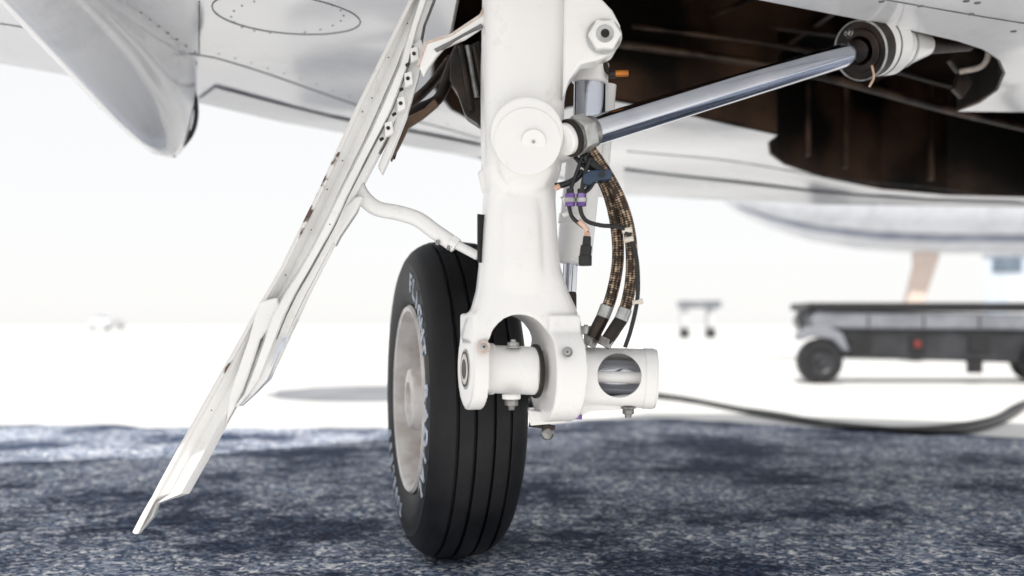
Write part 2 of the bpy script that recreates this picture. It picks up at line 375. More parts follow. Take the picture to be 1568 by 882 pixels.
# ---------------------------------------------------------------- landing gear leg
gear=group('landing_gear_leg'); YL=1.42
bm=bmesh.new(); secs=[]
for v,ul,ur,hy in [(-115,744,893,.042),(0,739,886,.044),(60,738,880,.045),(100,737,871,.046),(160,737,862,.046),(225,738,861,.047),(262,738,857,.045),(285,742,850,.040),(310,740,849,.038),(360,736,852,.038),(410,733,857,.039),(445,729,868,.041),(470,722,880,.043),(495,712,889,.045),(520,706,892,.045)]:
    a=W(ul,v,YL);b=W(ur,v,YL); secs.append(((a.x+b.x)/2,YL,a.z,(b.x-a.x)/2,hy))
loft_bm(bm,secs[::-1],ex=3.6)
secs2=[]
for v,ul,ur,yy in [(280,768,826,1.384),(330,764,828,1.377),(400,764,832,1.377),(450,758,842,1.380),(478,752,850,1.386)]:
    a=W(ul,v,yy);b=W(ur,v,yy); secs2.append(((a.x+b.x)/2,yy+0.012,a.z,(b.x-a.x)/2,0.014))
loft_bm(bm,secs2[::-1],ex=3)
secs3=[]
for v,ul,ur,yy in [(225,756,856,1.362),(262,764,848,1.364),(284,774,838,1.372),(302,782,822,1.384)]:
    a=W(ul,v,yy);b=W(ur,v,yy); secs3.append(((a.x+b.x)/2,yy+0.014,a.z,(b.x-a.x)/2,0.014))
loft_bm(bm,secs3[::-1],ex=2.6)
c=W(806,215,1.40); cyl_bm(bm,c+Vector((0,0.06,0)),c-Vector((0,0.055,0)),0.050,0.050,48)
cyl_bm(bm,W(741,262,1.415),W(744,296,1.41),0.010,0.006,20)
cl=W(730,565,YL); cyl_bm(bm,cl-AX*0.0165,cl+AX*0.0165,0.058,0.058,48)
cr=W(851,568,YL); cyl_bm(bm,cr-AX*0.024,cr+AX*0.024,0.072,0.072,56)
for cc,hx in ((cl,0.0155),(cr,0.023)):
    bmesh.ops.create_cube(bm,size=1,matrix=Matrix.Translation(cc+Vector((0,0,0.04)))@Matrix.Rotation(YAW,4,'Z')@Matrix.Diagonal((hx*2,0.088,0.08,1)))
leg=finish(bm,'main_strut',M_leg,gear)
md=leg.modifiers.new('r','REMESH'); md.mode='VOXEL'; md.voxel_size=0.0028
bake(leg)
bm=bmesh.new(); ca=W(802,528,1.355); cyl_bm(bm,ca-BX*0.05,ca+BX*0.16,0.0415,0.0415,48)
cut1=finish(bm,'cut1',M_leg,None)
bm=bmesh.new(); box_bm(bm,ca+BX*0.055+Vector((0,0,-0.1)),(0.083,0.21,0.20),Matrix.Rotation(YAW,4,'Z')); cut2=finish(bm,'cut2',M_leg,None)
for ct in (cut1,cut2):
    md=leg.modifiers.new('b','BOOLEAN'); md.operation='DIFFERENCE'; md.object=ct; md.solver='EXACT'
md=leg.modifiers.new('r','REMESH'); md.mode='VOXEL'; md.voxel_size=0.0021
md=leg.modifiers.new('s','SMOOTH'); md.iterations=5; md.factor=0.5
bake(leg); kill(cut1); kill(cut2)
if not leg.data.materials: leg.data.materials.append(M_leg)
leg.data.materials[0]=M_leg
c=W(808,216,1.345)
cyl('pivot_cap',c+Vector((0,0.004,0)),c-Vector((0,0.0015,0)),0.0455,M_leg,gear,bevel=0.0012)
cyl('pivot_cap_screw',W(817,217,1.3435),W(817,217,1.3410),0.0024,M_steel,gear,n=16)
cyl('pivot_cap_seam',W(817,217,1.344),W(817,217,1.3431),0.0166,M_nut,gear,n=32)
cyl('pivot_cap_plate',W(817,217,1.3438),W(817,217,1.3424),0.0163,M_leg,gear,n=32)
box('data_plate',W(737,367,1.412)+Vector((0.0015,-0.016,0)),(0.002,0.018,0.068),M_black,gear,rot=Matrix.Rotation(math.radians(-42),4,'Z'),bevel=0.0005)
prism('upper_bracket',[(862,150),(872,122),(890,98),(915,92),(940,80),(951,60),(950,38),(938,15),(922,-2),(905,-60),(865,-60)],1.365,1.405,M_leg,gear,bevel=0.004)
bn=W(925,56,1.363); cyl('bracket_nut_recess',bn,bn-Vector((0,0.0015,0)),0.0245,M_nut,gear,n=36)
hexnut('bracket_nut',bn,Vector((0,-1,0)),0.0225,0.012,M_leg,gear,stud=0,washer=False)
cyl('bracket_bolt_end',bn-Vector((0,0.010,0)),bn-Vector((0,0.0155,0)),0.012,M_nut,gear,bevel=0.001)
cyl('bracket_bolt_bore',bn-Vector((0,0.0150,0)),bn-Vector((0,0.0160,0)),0.0060,M_dark,gear)
cyl('shock_collar',W(905,96,1.46),W(903,128,1.46),0.027,M_leg,gear,bevel=0.003)
cyl('shock_piston',W(903,120,1.462),W(902,190,1.462),0.0235,M_chrome,gear)
cyl('shock_upper_lug',W(915,60,1.46),W(907,100,1.46),0.020,M_leg,gear,bevel=0.003)
cyl('shock_body',W(897,215,1.50),W(878,405,1.50),0.027,M_leg,gear,bevel=0.004)
cyl('shock_body_band',W(884,330,1.50),W(882,345,1.50),0.0275,M_leg,gear,bevel=0.001)
cyl('shock_side_tank',W(930,130,1.52),W(915,300,1.52),0.014,M_leg,gear)
cyl('shock_lower_rod',W(874,400,1.50),W(868,500,1.50),0.011,M_chrome,gear)
box('shock_lower_fitting',W(872,462,1.50),(0.020,0.03,0.03),M_dark,gear)
cyl('orange_valve',W(940,113,1.44),W(962,112,1.44),0.0048,M_orange,gear,n=16,bevel=0.001)
cyl('valve_nut',W(932,113,1.44),W(942,113,1.44),0.0070,M_dark,gear,n=6,bevel=0.0006)
tube('valve_stem',[W(925,90,1.44),W(930,108,1.44),W(940,113,1.44)],0.004,M_dark,gear,n=8)
cyl('trailing_link_barrel',cl+AX*0.012,cr-AX*0.02,0.0345,M_leg,gear,bevel=0.003)
cyl('pin_seal_ring',cr-AX*0.0325,cr-AX*0.027,0.0385,M_dark,gear,bevel=0.001)
cyl('pin_flange',cl+AX*0.0170,cl+AX*0.024,0.037,M_leg,gear,bevel=0.0015)
cyl('pin_bore_ring',cl-AX*0.0175,cl-AX*0.010,0.029,M_nut,gear,bevel=0.001)
cyl('pin_bore_dark',cl-AX*0.0181,cl-AX*0.010,0.0255,M_dark,gear)
cyl('pin_bore_inner',cl-AX*0.0187,cl-AX*0.010,0.0225,M_rim,gear,bevel=0.002)
cyl('pin_bore_centre',cl-AX*0.0192,cl-AX*0.010,0.014,M_dark,gear)
fr=Vector((0,-1,0))
hexnut('barrel_nut_top',W(786,531,1.40),ZX,0.0085,0.006,M_nut,gear,stud=0.5)
cyl('barrel_nut_pad',W(783,604,1.385),W(783,611,1.385),0.013,M_leg,gear,bevel=0.001)
hexnut('barrel_nut_bottom',W(783,611,1.385),-ZX,0.0095,0.009,M_steel,gear,stud=0.5)
for nm,u,v,rr,yy,mm in (('lobe_bolt_left',741,531,0.0068,1.3575,M_stain),('lobe_bolt_right',869,539,0.0055,1.3435,M_steel)):
    cyl(nm+'_washer',W(u,v,yy+0.016),W(u,v,yy),rr*1.3,mm,gear,n=28,bevel=0.0006)
    hexnut(nm,W(u,v,yy),fr,rr*0.75,0.003,M_nut,gear,stud=0.5,washer=False)
    cyl(nm+'_centre',W(u,v,yy-0.002),W(u,v,yy-0.0055),rr*0.25,M_dark,gear,n=12)
j0=W(880,576,1.43); j1=W(1003,580,1.43); dj=(j1-j0).normalized()
bm=bmesh.new(); cyl_bm(bm,j0,j1,0.0425,0.0425,64)
jt=finish(bm,'jacking_tube',M_leg,gear,bevel=0.0)
bm=bmesh.new(); cyl_bm(bm,j0-dj*0.01,j1-dj*0.008,0.037,0.037,48); cA=finish(bm,'cA',M_leg,None)
bm=bmesh.new(); cw=W(952,577,1.36); cyl_bm(bm,cw-Vector((0,0.06,0)),cw+Vector((0,0.07,0)),0.031,0.031,48); cB=finish(bm,'cB',M_leg,None)
for ct in (cA,cB):
    md=jt.modifiers.new('b','BOOLEAN'); md.operation='DIFFERENCE'; md.object=ct; md.solver='EXACT'
bake(jt); kill(cA); kill(cB); jt.data.materials.clear(); jt.data.materials.append(M_leg)
md=jt.modifiers.new('bv','BEVEL'); md.width=0.0022; md.segments=3; md.limit_method='ANGLE'; md.angle_limit=math.radians(40)
jt.data.set_sharp_from_angle(angle=math.radians(40))
cyl('jacking_tube_liner',j0+dj*0.005+Vector((0,0.010,0.000)),j1-dj*0.009+Vector((0,0.010,0.000)),0.0255,M_chrome,gear)
cyl('jacking_tube_core',j0+dj*0.005+Vector((0,-0.012,0.001)),j1-dj*0.009+Vector((0,-0.012,0.001)),0.0085,M_leg,gear)
cyl('jacking_tube_flange',j1-dj*0.020,j1-dj*0.001,0.0436,M_leg,gear,bevel=0.003)
hexnut('jack_nut',W(962,625,1.42),-ZX,0.0085,0.008,M_steel,gear,stud=0.6)
cyl('jack_stud_top',W(897,533,1.41),W(897,497,1.41),0.0028,M_nut,gear,n=14)
cyl('jack_stud_plate',W(897,512,1.41),W(897,499,1.41),0.0075,M_nut,gear,n=20,bevel=0.001)
wc=Vector((-0.114,1.815,0.290))
a1=wc+AX*0.18
bm=bmesh.new(); cyl_bm(bm,cr+AX*0.02,a1,0.034,0.030,28); finish(bm,'trailing_arm',M_leg,gear)
cyl('axle',wc-AX*0.05,wc+AX*0.20,0.022,M_steel,gear)
cyl('brake_stack',wc+AX*0.05,wc+AX*0.105,0.115,M_dark,gear,bevel=0.006)
prism('tow_lug',[(808,628),(880,636),(892,612),(1000,600),(985,625),(905,630),(880,642),(860,648),(812,652)],1.42,1.46,M_leg,gear,bevel=0.002)
cyl('tow_fitting_stem',W(836,640,1.43),W(836,658,1.43),0.006,M_dark,gear)
bm=bmesh.new(); bmesh.ops.create_uvsphere(bm,u_segments=20,v_segments=12,radius=0.0095,matrix=Matrix.Translation(W(838,664,1.43))); finish(bm,'tow_fitting_ball',M_steel,gear)
cyl('tow_fitting_bar',W(810,650,1.43),W(850,655,1.43),0.0035,M_dark,gear)
cyl('purple_stub',W(885,635,1.42),W(885,642,1.42),0.006,M_purple,gear)

# ---------------------------------------------------------------- wheel
wheel=group('landing_gear_wheel')
half=[(0.160,0.060),(0.166,0.068),(0.174,0.073),(0.190,0.077),(0.210,0.0805),(0.228,0.0815),(0.240,0.0795),(0.243,0.080),(0.256,0.0745),(0.266,0.067),(0.273,0.058)]
tread=[(0.2785,0.0475),(0.2790,0.0452),(0.2735,0.0445),(0.2735,0.0405),(0.2815,0.0398),(0.2830,0.0255),(0.2835,0.0180),(0.2755,0.0172),(0.2755,0.0130),(0.2850,0.0122),(0.2855,0.0)]
prof=[(r,-a) for r,a in half+tread]+[(r,a) for r,a in (half+tread)[::-1][1:]]
tyre=revolve('tyre',prof,M_tyre,wheel,wc,YAW,n=128,angle=30)
rim=[(0.164,-0.062),(0.169,-0.074),(0.165,-0.079),(0.158,-0.077),(0.153,-0.066),(0.149,-0.030),(0.135,-0.018),(0.120,-0.022),(0.100,-0.034),(0.078,-0.040),(0.060,-0.044),(0.056,-0.068),(0.052,-0.074),(0.030,-0.076),(0.028,-0.068),(0.0,-0.066)]
revolve('rim',rim,M_rim,wheel,wc,YAW,n=96,angle=40)
revolve('rim_inner',[(0.165,0.060),(0.16,0.065),(0.12,0.02),(0.02,0.02)],M_rim,wheel,wc,YAW,n=64)
RW=Matrix.Translation(wc)@Matrix.Rotation(YAW,4,'Z')
bm=bmesh.new()
for k in range(9):
    t=2*math.pi*k/9; c=Vector((-0.0225,0.118*math.cos(t),0.118*math.sin(t)))
    cyl_bm(bm,RW@(c+Vector((-0.006,0,0))),RW@(c+Vector((0.012,0,0))),0.017,0.017,20)
finish(bm,'rim_vent_holes',M_dark,wheel)
bm=bmesh.new()
for k in range(9):
    t=2*math.pi*(k+.5)/9; c=Vector((-0.034,0.098*math.cos(t),0.098*math.sin(t)))
    cyl_bm(bm,RW@(c+Vector((-0.010,0,0))),RW@(c+Vector((0.012,0,0))),0.008,0.008,6)
finish(bm,'rim_tie_bolts',M_steel,wheel)
bm=bmesh.new()
def arc_text(s_,start,step,r0,size):
    for i,ch in enumerate(s_):
        if ch==' ': continue
        cu=bpy.data.curves.new('t','FONT'); cu.body=ch; cu.size=size; cu.extrude=0.0010; cu.offset=0.0010; cu.align_x='CENTER'; cu.resolution_u=3
        o=bpy.data.objects.new('t',cu); COL.objects.link(o); dg=bpy.context.evaluated_depsgraph_get(); dg.update()
        me=bpy.data.meshes.new_from_object(o.evaluated_get(dg))
        th=start+step*i
        up=Vector((0,math.sin(-th),math.cos(th))); nrm=Vector((-1,0,0)); up2=(up+Vector((-0.035,0,0))).normalized(); right=up2.cross(nrm).normalized()
        nrm=right.cross(up2)
        Mx=Matrix((right,up2,nrm)).transposed().to_4x4(); Mx.translation=up*r0+Vector((-0.0808,0,0))
        me.transform(RW@Mx); bm.from_mesh(me); bpy.data.meshes.remove(me); bpy.data.objects.remove(o); bpy.data.curves.remove(cu)
arc_text('FLIGHT RADIAL',0.30,0.165,0.199,0.048)
arc_text('TUBELESS',3.4,0.13,0.205,0.032)
finish(bm,'sidewall_lettering',M_letter,wheel,smooth=False,recalc=False)

# ---------------------------------------------------------------- gear door
door=group('landing_gear_door')
def interp(tab,v):
    for (v0,a),(v1,b) in zip(tab,tab[1:]):
        if v<=v1: return a+(b-a)*(v-v0)/(v1-v0)
    return tab[-1][1]
L0=[(-60,655),(0,627),(60,597),(165,545),(290,489),(410,430),(500,378),(640,299),(740,244),(817,205)]
R0=[(-60,685),(0,652),(100,618),(200,576),(300,526),(400,478),(480,440),(560,400),(640,354),(700,322),(756,290),(770,246),(792,237),(820,212)]
vsn=[-60,-20,20,60,110,165,220,290,350,410,455,500,570,640,700,740,756,770,792,817]
def ydoor(v): return 1.47-0.00010*v
def strip(name,fns,m,thick=0.004,bevel=0.0012,vv=None):
    bm=bmesh.new(); R=[]
    for v in (vv or vsn):
        R.append([bm.verts.new(W(fu(v),v,fy(v))) for fu,fy in fns])
    for i in range(len(R)-1):
        for k in range(len(fns)-1): bm.faces.new((R[i][k],R[i][k+1],R[i+1][k+1],R[i+1][k]))
    ob=finish(bm,name,m,door,angle=18)
    md=ob.modifiers.new('so','SOLIDIFY'); md.thickness=thick; md.offset=1
    md=ob.modifiers.new('bv','BEVEL'); md.width=bevel; md.segments=2; md.limit_method='ANGLE'; md.angle_limit=math.radians(40)
    return ob
fl=lambda v:interp(L0,v); frr=lambda v:interp(R0,v)
def lerp(k): return lambda v: fl(v)+(max(frr(v),fl(v)+4)-fl(v))*k
strip('outer_panel',[(lambda v:fl(v)+1,lambda v:ydoor(v)-0.004),(lerp(0.22),lambda v:ydoor(v)-0.001),(lerp(0.45),lambda v:ydoor(v)+0.008),(lerp(0.75),lambda v:ydoor(v)-0.003),(lerp(1.0),lambda v:ydoor(v)+0.012)],M_door)
strip('edge_lip',[(lambda v:fl(v)-1,lambda v:ydoor(v)-0.004),(lambda v:fl(v)+4,lambda v:ydoor(v)-0.0095)],M_edge,thick=0.003,bevel=0.0006)
Rin=[(-60,700),(0,668),(40,652),(100,641),(165,622),(240,582),(300,550),(345,532),(380,512),(450,476),(520,444),(580,416),(604,392),(622,372)]
Lin=[(-60,672),(0,640),(100,610),(200,566),(300,516),(400,466),(470,418),(560,388),(604,372),(622,360)]
vin=[-60,0,40,70,100,135,165,200,240,270,300,345,380,420,450,485,520,560,580,604,622]
fi=lambda v:interp(Lin,v); fo_=lambda v:interp(Rin,v)
def li(k): return lambda v: fi(v)+(fo_(v)-fi(v))*k
wob=lambda v:0.006*math.sin(v*0.035)
strip('inner_frame',[(li(0.0),lambda v:ydoor(v)-0.004),(li(0.12),lambda v:ydoor(v)-0.024+wob(v)),(li(0.42),lambda v:ydoor(v)-0.026+wob(v)),(li(0.55),lambda v:ydoor(v)-0.008),(li(0.82),lambda v:ydoor(v)-0.004),(li(1.0),lambda v:ydoor(v)+0.030)],M_door,thick=0.003,vv=vin)
strip('frame_seam',[(li(0.50),lambda v:ydoor(v)-0.0185),(li(0.54),lambda v:ydoor(v)-0.0135)],M_line,thick=0.001,bevel=0.0002,vv=vin[3:17])
prism('frame_gusset',[(396,462),(424,455),(430,480),(398,520),(372,600),(345,650),(352,600),(380,520)],1.405,1.42,M_door,door,bevel=0.003)
prism('frame_fitting',[(512,330),(545,300),(556,300),(545,325),(520,362),(512,378),(506,360)],1.43,1.45,M_door,door,bevel=0.003)
for i in range(4):
    v=84+i*38; u=interp(Rin,v)-10
    prism('hinge_clip_%d'%(i+1),[(u-6,v-10),(u+6,v-14),(u+8,v+6),(u-5,v+12)],1.44-0.010,1.44,M_door,door,bevel=0.0015)
    cyl('hinge_hole_%d'%(i+1),W(u,v-2,1.4295),W(u,v-2,1.4285),0.0028,M_dark,door,n=14)
    prism('hinge_slot_%d'%(i+1),[(u-14,v+14),(u-8,v+11),(u-6,v+15),(u-12,v+19)],1.4225,1.424,M_dark,door,bevel=0.0004)
bm=bmesh.new()
for v,o in ((36,15),(88,12),(150,17),(171,13),(246,16),(290,12),(352,18),(421,14)):
    u=fl(v)+o; cyl_bm(bm,W(u,v,ydoor(v)-0.0005),W(u,v,ydoor(v)-0.0060),0.0011,0.0010,8)
finish(bm,'door_rivets',M_dark,door)
prism('hinge_link',[(640,98),(652,62),(690,50),(735,20),(742,5),(757,0),(766,12),(762,28),(745,36),(712,58),(680,72),(668,86),(655,105),(648,118)],1.405,1.42,M_door,door,bevel=0.004)
prism('hinge_link_slot',[(664,75),(690,62),(736,36),(740,40),(700,61),(669,80)],1.4035,1.41,M_line,door,bevel=0.0005)
prism('hinge_link_edge',[(638,100),(650,64),(690,52),(734,22),(741,8),(744,8),(738,24),(691,55),(653,67),(641,102)],1.4030,1.409,M_stain,door,bevel=0.0005)
cyl('hinge_link_pin',W(751,15,1.41),W(751,15,1.395),0.007,M_dark,door,bevel=0.001)
cyl('hinge_link_pin_head',W(751,15,1.398),W(751,15,1.392),0.0042,M_steel,door,n=6)
prism('hinge_vertical_link',[(628,70),(644,58),(650,75),(640,120),(622,180),(600,235),(585,268),(578,255),(600,200),(618,140),(626,100)],1.45,1.465,M_door,door,bevel=0.003)
tube('brace_rod',[W(543,268,1.46),W(552,296,1.455),W(575,318,1.45),(W(610,326,1.445)),W(640,336,1.44),W(668,356,1.435),W(698,376,1.43)],0.0115,M_door,door,n=14,flat=0.75)
cyl('brace_rod_end',W(700,375,1.43),W(732,392,1.425),0.0068,M_door,door,n=18,bevel=0.001)
cyl('brace_rod_nut',W(690,369,1.431),W(700,376,1.43),0.0115,M_door,door,n=6,bevel=0.001)
for i,(u,v) in enumerate(((671,376),(688,384),(694,380))): cyl('brace_bolt_%d'%(i+1),W(u,v-8,1.425),W(u-2,v-1,1.425),0.0028,M_steel,door,n=10)
prism('small_placard',[(424,545),(436,528),(440,512),(432,520),(420,545),(414,562)],1.4,1.402,M_letter,door,bevel=0.0003)

upl=group('uplock_linkage')
tube('lock_hose',[W(705,70,1.62),W(690,105,1.6),W(672,150,1.58),W(640,168,1.56),W(618,185,1.55),W(605,215,1.54),W(597,240,1.53)],0.009,M_dark,upl,n=10)
tube('lock_hose_inner',[W(690,90,1.66),W(668,120,1.64),W(650,140,1.62),W(620,165,1.6)],0.008,M_welllight,upl,n=10)
prism('lock_hook',[(690,85),(735,60),(740,110),(735,190),(712,175),(700,140),(688,120)],1.55,1.60,M_dark,upl,bevel=0.004)
prism('lock_bracket',[(620,180),(650,165),(665,150),(672,160),(648,180),(625,195),(612,222),(598,248),(596,225),(606,200)],1.52,1.535,M_welllight,upl,bevel=0.003)
for i in range(3): cyl('lock_rod_%d'%(i+1),W(706+i*10,70,1.54),W(722+i*8,170-i*20,1.54),0.0045,M_dark if i!=1 else M_steel,upl,n=12)

# ---------------------------------------------------------------- retraction actuator
act=group('retraction_actuator')
p0=W(900,203,1.38); p1=W(1335,72,1.74); d=(p1-p0).normalized()
cyl('chrome_rod',p0,p1,0.0205,M_chrome,act,n=64)
cyl('rod_shoulder',p0-d*0.004,p0+d*0.008,0.0222,M_steel,act,bevel=0.001)
tube('sealant_bead',[p0+d*0.002+Vector((-0.003,-0.021,0.012)),p0+d*0.002+Vector((0,-0.0225,0)),p0+d*0.004+Vector((0.003,-0.019,-0.013))],0.0035,M_copper,act,n=8)
cyl('lock_nut',p0-d*0.024,p0-d*0.003,0.0285,M_nut,act,n=6,bevel=0.0015,phase=0.4)
cyl('lock_washer',p0-d*0.029,p0-d*0.0245,0.0245,M_steel,act,bevel=0.001)
cyl('rod_end_ring',p0-d*0.037,p0-d*0.029,0.0262,M_dark,act,bevel=0.002)
cyl('rod_end_neck',p0-d*0.046,p0-d*0.036,0.022,M_leg,act,bevel=0.002)
cyl('rod_end_eye',p0-d*0.05+Vector((0,0.06,0)),p0-d*0.03+Vector((0,0.02,0)),0.022,M_leg,act,bevel=0.002)
g0=p1-d*0.02
def ringobj(name,a,b,ro,ri,m):
    bm=bmesh.new(); x_,y_,_=frame(b-a); n=56; R=[[],[],[],[]]
    for k in range(n):
        t=2*math.pi*k/n; o=x_*math.cos(t)+y_*math.sin(t)
        for q,(p,r) in enumerate(((a,ri),(a,ro),(b,ro),(b,ri))): R[q].append(bm.verts.new(p+o*r))
    for q in range(4):
        for k in range(n): j=(k+1)%n; bm.faces.new((R[q][k],R[q][j],R[(q+1)%4][j],R[(q+1)%4][k]))
    return finish(bm,name,m,act,bevel=0.0015)
cyl('gland_inner',g0+d*0.002,g0+d*0.02,0.034,M_dark,act,bevel=0.001)
ringobj('gland_ring',g0-d*0.012,g0+d*0.015,0.051,0.034,M_dark)
ringobj('gland_bearing',g0-d*0.016,g0-d*0.011,0.037,0.024,M_dark)
ringobj('gland_edge',g0-d*0.0165,g0-d*0.0115,0.0525,0.0490,M_nut)
hd=(Vector((1,0.62,0.22))).normalized()
cyl('cylinder_head',g0+d*0.012,g0+d*0.012+hd*0.055,0.050,M_leg,act,bevel=0.002)
cyl('cylinder_groove',g0+d*0.012+hd*0.02,g0+d*0.012+hd*0.024,0.0506,M_line,act)
cyl('cylinder_body',g0+d*0.012+hd*0.053,g0+hd*0.17,0.046,M_leg,act,r1=0.020,bevel=0.002)
cyl('cylinder_band',g0+hd*0.09,g0+hd*0.098,0.0400,M_nut,act,r1=0.0385)
cyl('cylinder_neck',g0+hd*0.165,g0+hd*0.30,0.016,M_dark,act)
tube('cylinder_line',[g0+hd*0.05+Vector((0,-0.04,0.03)),g0+hd*0.13+Vector((0,-0.03,0.05)),g0+hd*0.20+Vector((0,-0.03,0.05)),g0+hd*0.26+Vector((0,0,0.07))],0.006,M_steel,act,n=8)
tube('lockwire',[W(1335,100,1.70),W(1338,118,1.70),W(1331,133,1.70)],0.0020,M_copper,act,n=6)
hexnut('gland_bolt',W(1300,50,1.70),Vector((-0.9,-0.4,0)),0.007,0.006,M_steel,act)

# ---------------------------------------------------------------- hoses & wiring
hs=group('hydraulic_hoses')
def px(pts,y): return [W(p[0],p[1],y) for p in pts]
tube('hose_1',px([(893,232),(915,262),(933,300),(944,350),(946,400),(937,450),(922,490),(903,526)],1.405),0.0085,M_braid,hs,n=20)
tube('hose_2',px([(903,228),(930,268),(952,312),(965,362),(967,420),(958,470),(942,505),(925,528)],1.39),0.0085,M_braid,hs,n=20)
for nm,u,v,u2,v2,y in (('hose_end_1',924,484,901,529,1.405),('hose_end_2',952,488,924,530,1.39)):
    cyl(nm,W(u,v,y),W(u2,v2,y),0.0094,M_dark,hs,bevel=0.001,n=20)
    cyl(nm+'_nut',W(u2+6,v2-12,y),W(u2,v2,y),0.0112,M_steel,hs,n=6,bevel=0.001)
    cyl(nm+'_sleeve',W(u+6,v-16,y),W(u-1,v+2,y),0.0097,M_nut,hs,bevel=0.001,n=20)
prism('hose_clamp',[(893,266),(905,260),(936,259),(938,274),(912,276),(902,284),(892,280)],1.365,1.40,M_blue,hs,bevel=0.0025)
cyl('hose_clamp_bolt',W(922,267,1.366),W(922,267,1.362),0.0045,M_black,hs,n=6)
tube('wire_1',px([(892,236),(884,262),(874,290),(871,312),(876,332),(890,345),(898,352),(899,366)],1.375),0.0028,M_black,hs,n=8)
tube('wire_2',px([(905,238),(895,268),(890,300),(889,322),(898,338),(920,345),(948,348),(964,362),(974,392),(977,430),(975,465),(966,505),(957,532)],1.37),0.0030,M_black,hs,n=8)
tube('wire_3',px([(880,240),(895,255),(915,262),(905,285),(893,296)],1.385),0.0032,M_black,hs,n=8)
tube('wire_4',px([(850,285),(865,282),(880,275),(893,262)],1.38),0.0045,M_black,hs,n=8)
tube('bundle_wrap',px([(894,238),(905,250),(918,262),(925,278)],1.38),0.007,M_black,hs,n=10)
for i,(u,v) in enumerate(((873,306),(890,306))):
    cyl('connector_%d'%(i+1),W(u,v-10,1.372),W(u,v+10,1.372),0.0070,M_purple,hs,n=20,bevel=0.001)
    cyl('connector_ring_%d'%(i+1),W(u,v-3,1.372),W(u,v+4,1.372),0.0080,M_nut,hs,n=20,bevel=0.0008)
    cyl('connector_cap_%d'%(i+1),W(u,v-17,1.372),W(u,v-10,1.372),0.0052,M_black,hs,n=16)
cyl('plug_neck',W(899,356,1.37),W(899,366,1.37),0.0042,M_copper,hs,n=14)
cyl('plug_strain_relief',W(899,362,1.37),W(898,378,1.37),0.0055,M_black,hs,n=16,r1=0.0062)
cyl('plug_body',W(898,376,1.37),W(896,392,1.37),0.0080,M_black,hs,n=20,bevel=0.001)
cyl('plug_collar',W(896,391,1.37),W(896,407,1.37),0.0092,M_black,hs,n=12,bevel=0.001)
tube('wire_splice',px([(886,338),(894,346),(900,354)],1.368),0.0036,M_copper,hs,n=8)
for i,(u,v) in enumerate(((962,352),(964,366),(978,462))):
    cyl('zip_tie_%d'%(i+1),W(u-9,v+2,1.372),W(u+6,v-1,1.368),0.0040,M_nylon,hs,n=10,bevel=0.0006)
tube('small_tube_left',px([(862,300),(872,322),(862,330)],1.40),0.004,M_leg,hs,n=8)
cyl('orange_tip',W(849,289,1.375),W(857,285,1.375),0.004,M_copper,hs,n=10)

# ---------------------------------------------------------------- ground power cart
cart=group('ground_power_cart'); YC=7.35
def cw_(u,v,y=YC): return W(u,v,y)
def wprism(name,px_,y0,y1,m,bevel=0.01): return prism(name,px_,y0,y1,m,cart,bevel=bevel)
wprism('chassis',[(1280,500),(1900,512),(1900,575),(1560,556),(1300,548),(1296,530)],YC,YC+0.4,M_grey,0.02)
wprism('side_panel',[(1240,490),(1250,474),(1272,476),(1900,486),(1900,508),(1270,503),(1246,508)],YC-0.04,YC+0.44,M_cartlight,0.02)
wprism('deck',[(1240,463),(1900,463),(1900,477),(1260,476),(1240,474)],YC-0.06,YC+0.46,M_black,0.01)
for i,u in enumerate((1254,1596)):
    for k,yy in enumerate((YC-0.06,YC+0.32)):
        c=W(u,556,YC); c.y=yy; c.z=0.165; c.x+=0.12*k
        pr=[(0.09,0.0),(0.11,-0.005),(0.155,0.0),(0.165,0.02),(0.165,0.09),(0.155,0.11),(0.09,0.11)]
        revolve('wheel_tyre_%d%d'%(i,k),pr,M_black,cart,c,math.pi/2,n=40)
        revolve('wheel_rim_%d%d'%(i,k),[(0.0,0.0),(0.03,-0.01),(0.035,0.01),(0.07,0.02),(0.095,0.0),(0.09,0.1),(0,0.1)],M_grey,cart,c,math.pi/2,n=32)
wprism('fender',[(1222,514),(1236,500),(1270,500),(1290,510),(1302,538),(1292,538),(1276,520),(1245,515),(1226,522)],YC-0.07,YC+0.06,M_cartlight,0.01)
wprism('coupling_hook',[(1222,486),(1228,470),(1240,466),(1240,476),(1232,490),(1236,500),(1226,500)],YC-0.05,YC+0.05,M_grey,0.01)
for i,u in enumerate((1318,1500)): box('recess_%d'%i,cw_(u,527,YC-0.006),(0.16,0.02,0.12),M_black,cart)
box('reflector',cw_(1405,527,YC-0.018),(0.05,0.02,0.05),M_red,cart)
box('reflector_housing',cw_(1405,527,YC-0.006),(0.12,0.02,0.13),M_black,cart)
box('lower_bracket',cw_(1492,562,YC),(0.10,0.06,0.09),M_black,cart)
for i in range(5): box('panel_gap_%d'%i,cw_(1330+i*85,492,YC-0.045),(0.012,0.012,0.09),M_grey,cart)

cab=group('power_cable')
def gp(u,v,z=0.012): y=H*F/(v-V0); p=W(u,v,y); p.z=z+0.004; return p
tube('cable_1',[gp(990,606),gp(1050,615),gp(1110,627),gp(1190,643),gp(1270,655),gp(1360,664),gp(1440,668),gp(1500,660),gp(1545,642),gp(1575,618),gp(1580,598)],0.014,M_black,cab,n=12)
tube('cable_2',[gp(1000,611),gp(1070,619),gp(1130,630),gp(1200,641),gp(1290,659),gp(1380,663),gp(1450,659),gp(1520,646),gp(1560,624),gp(1620,600)],0.011,M_black,cab,n=12)

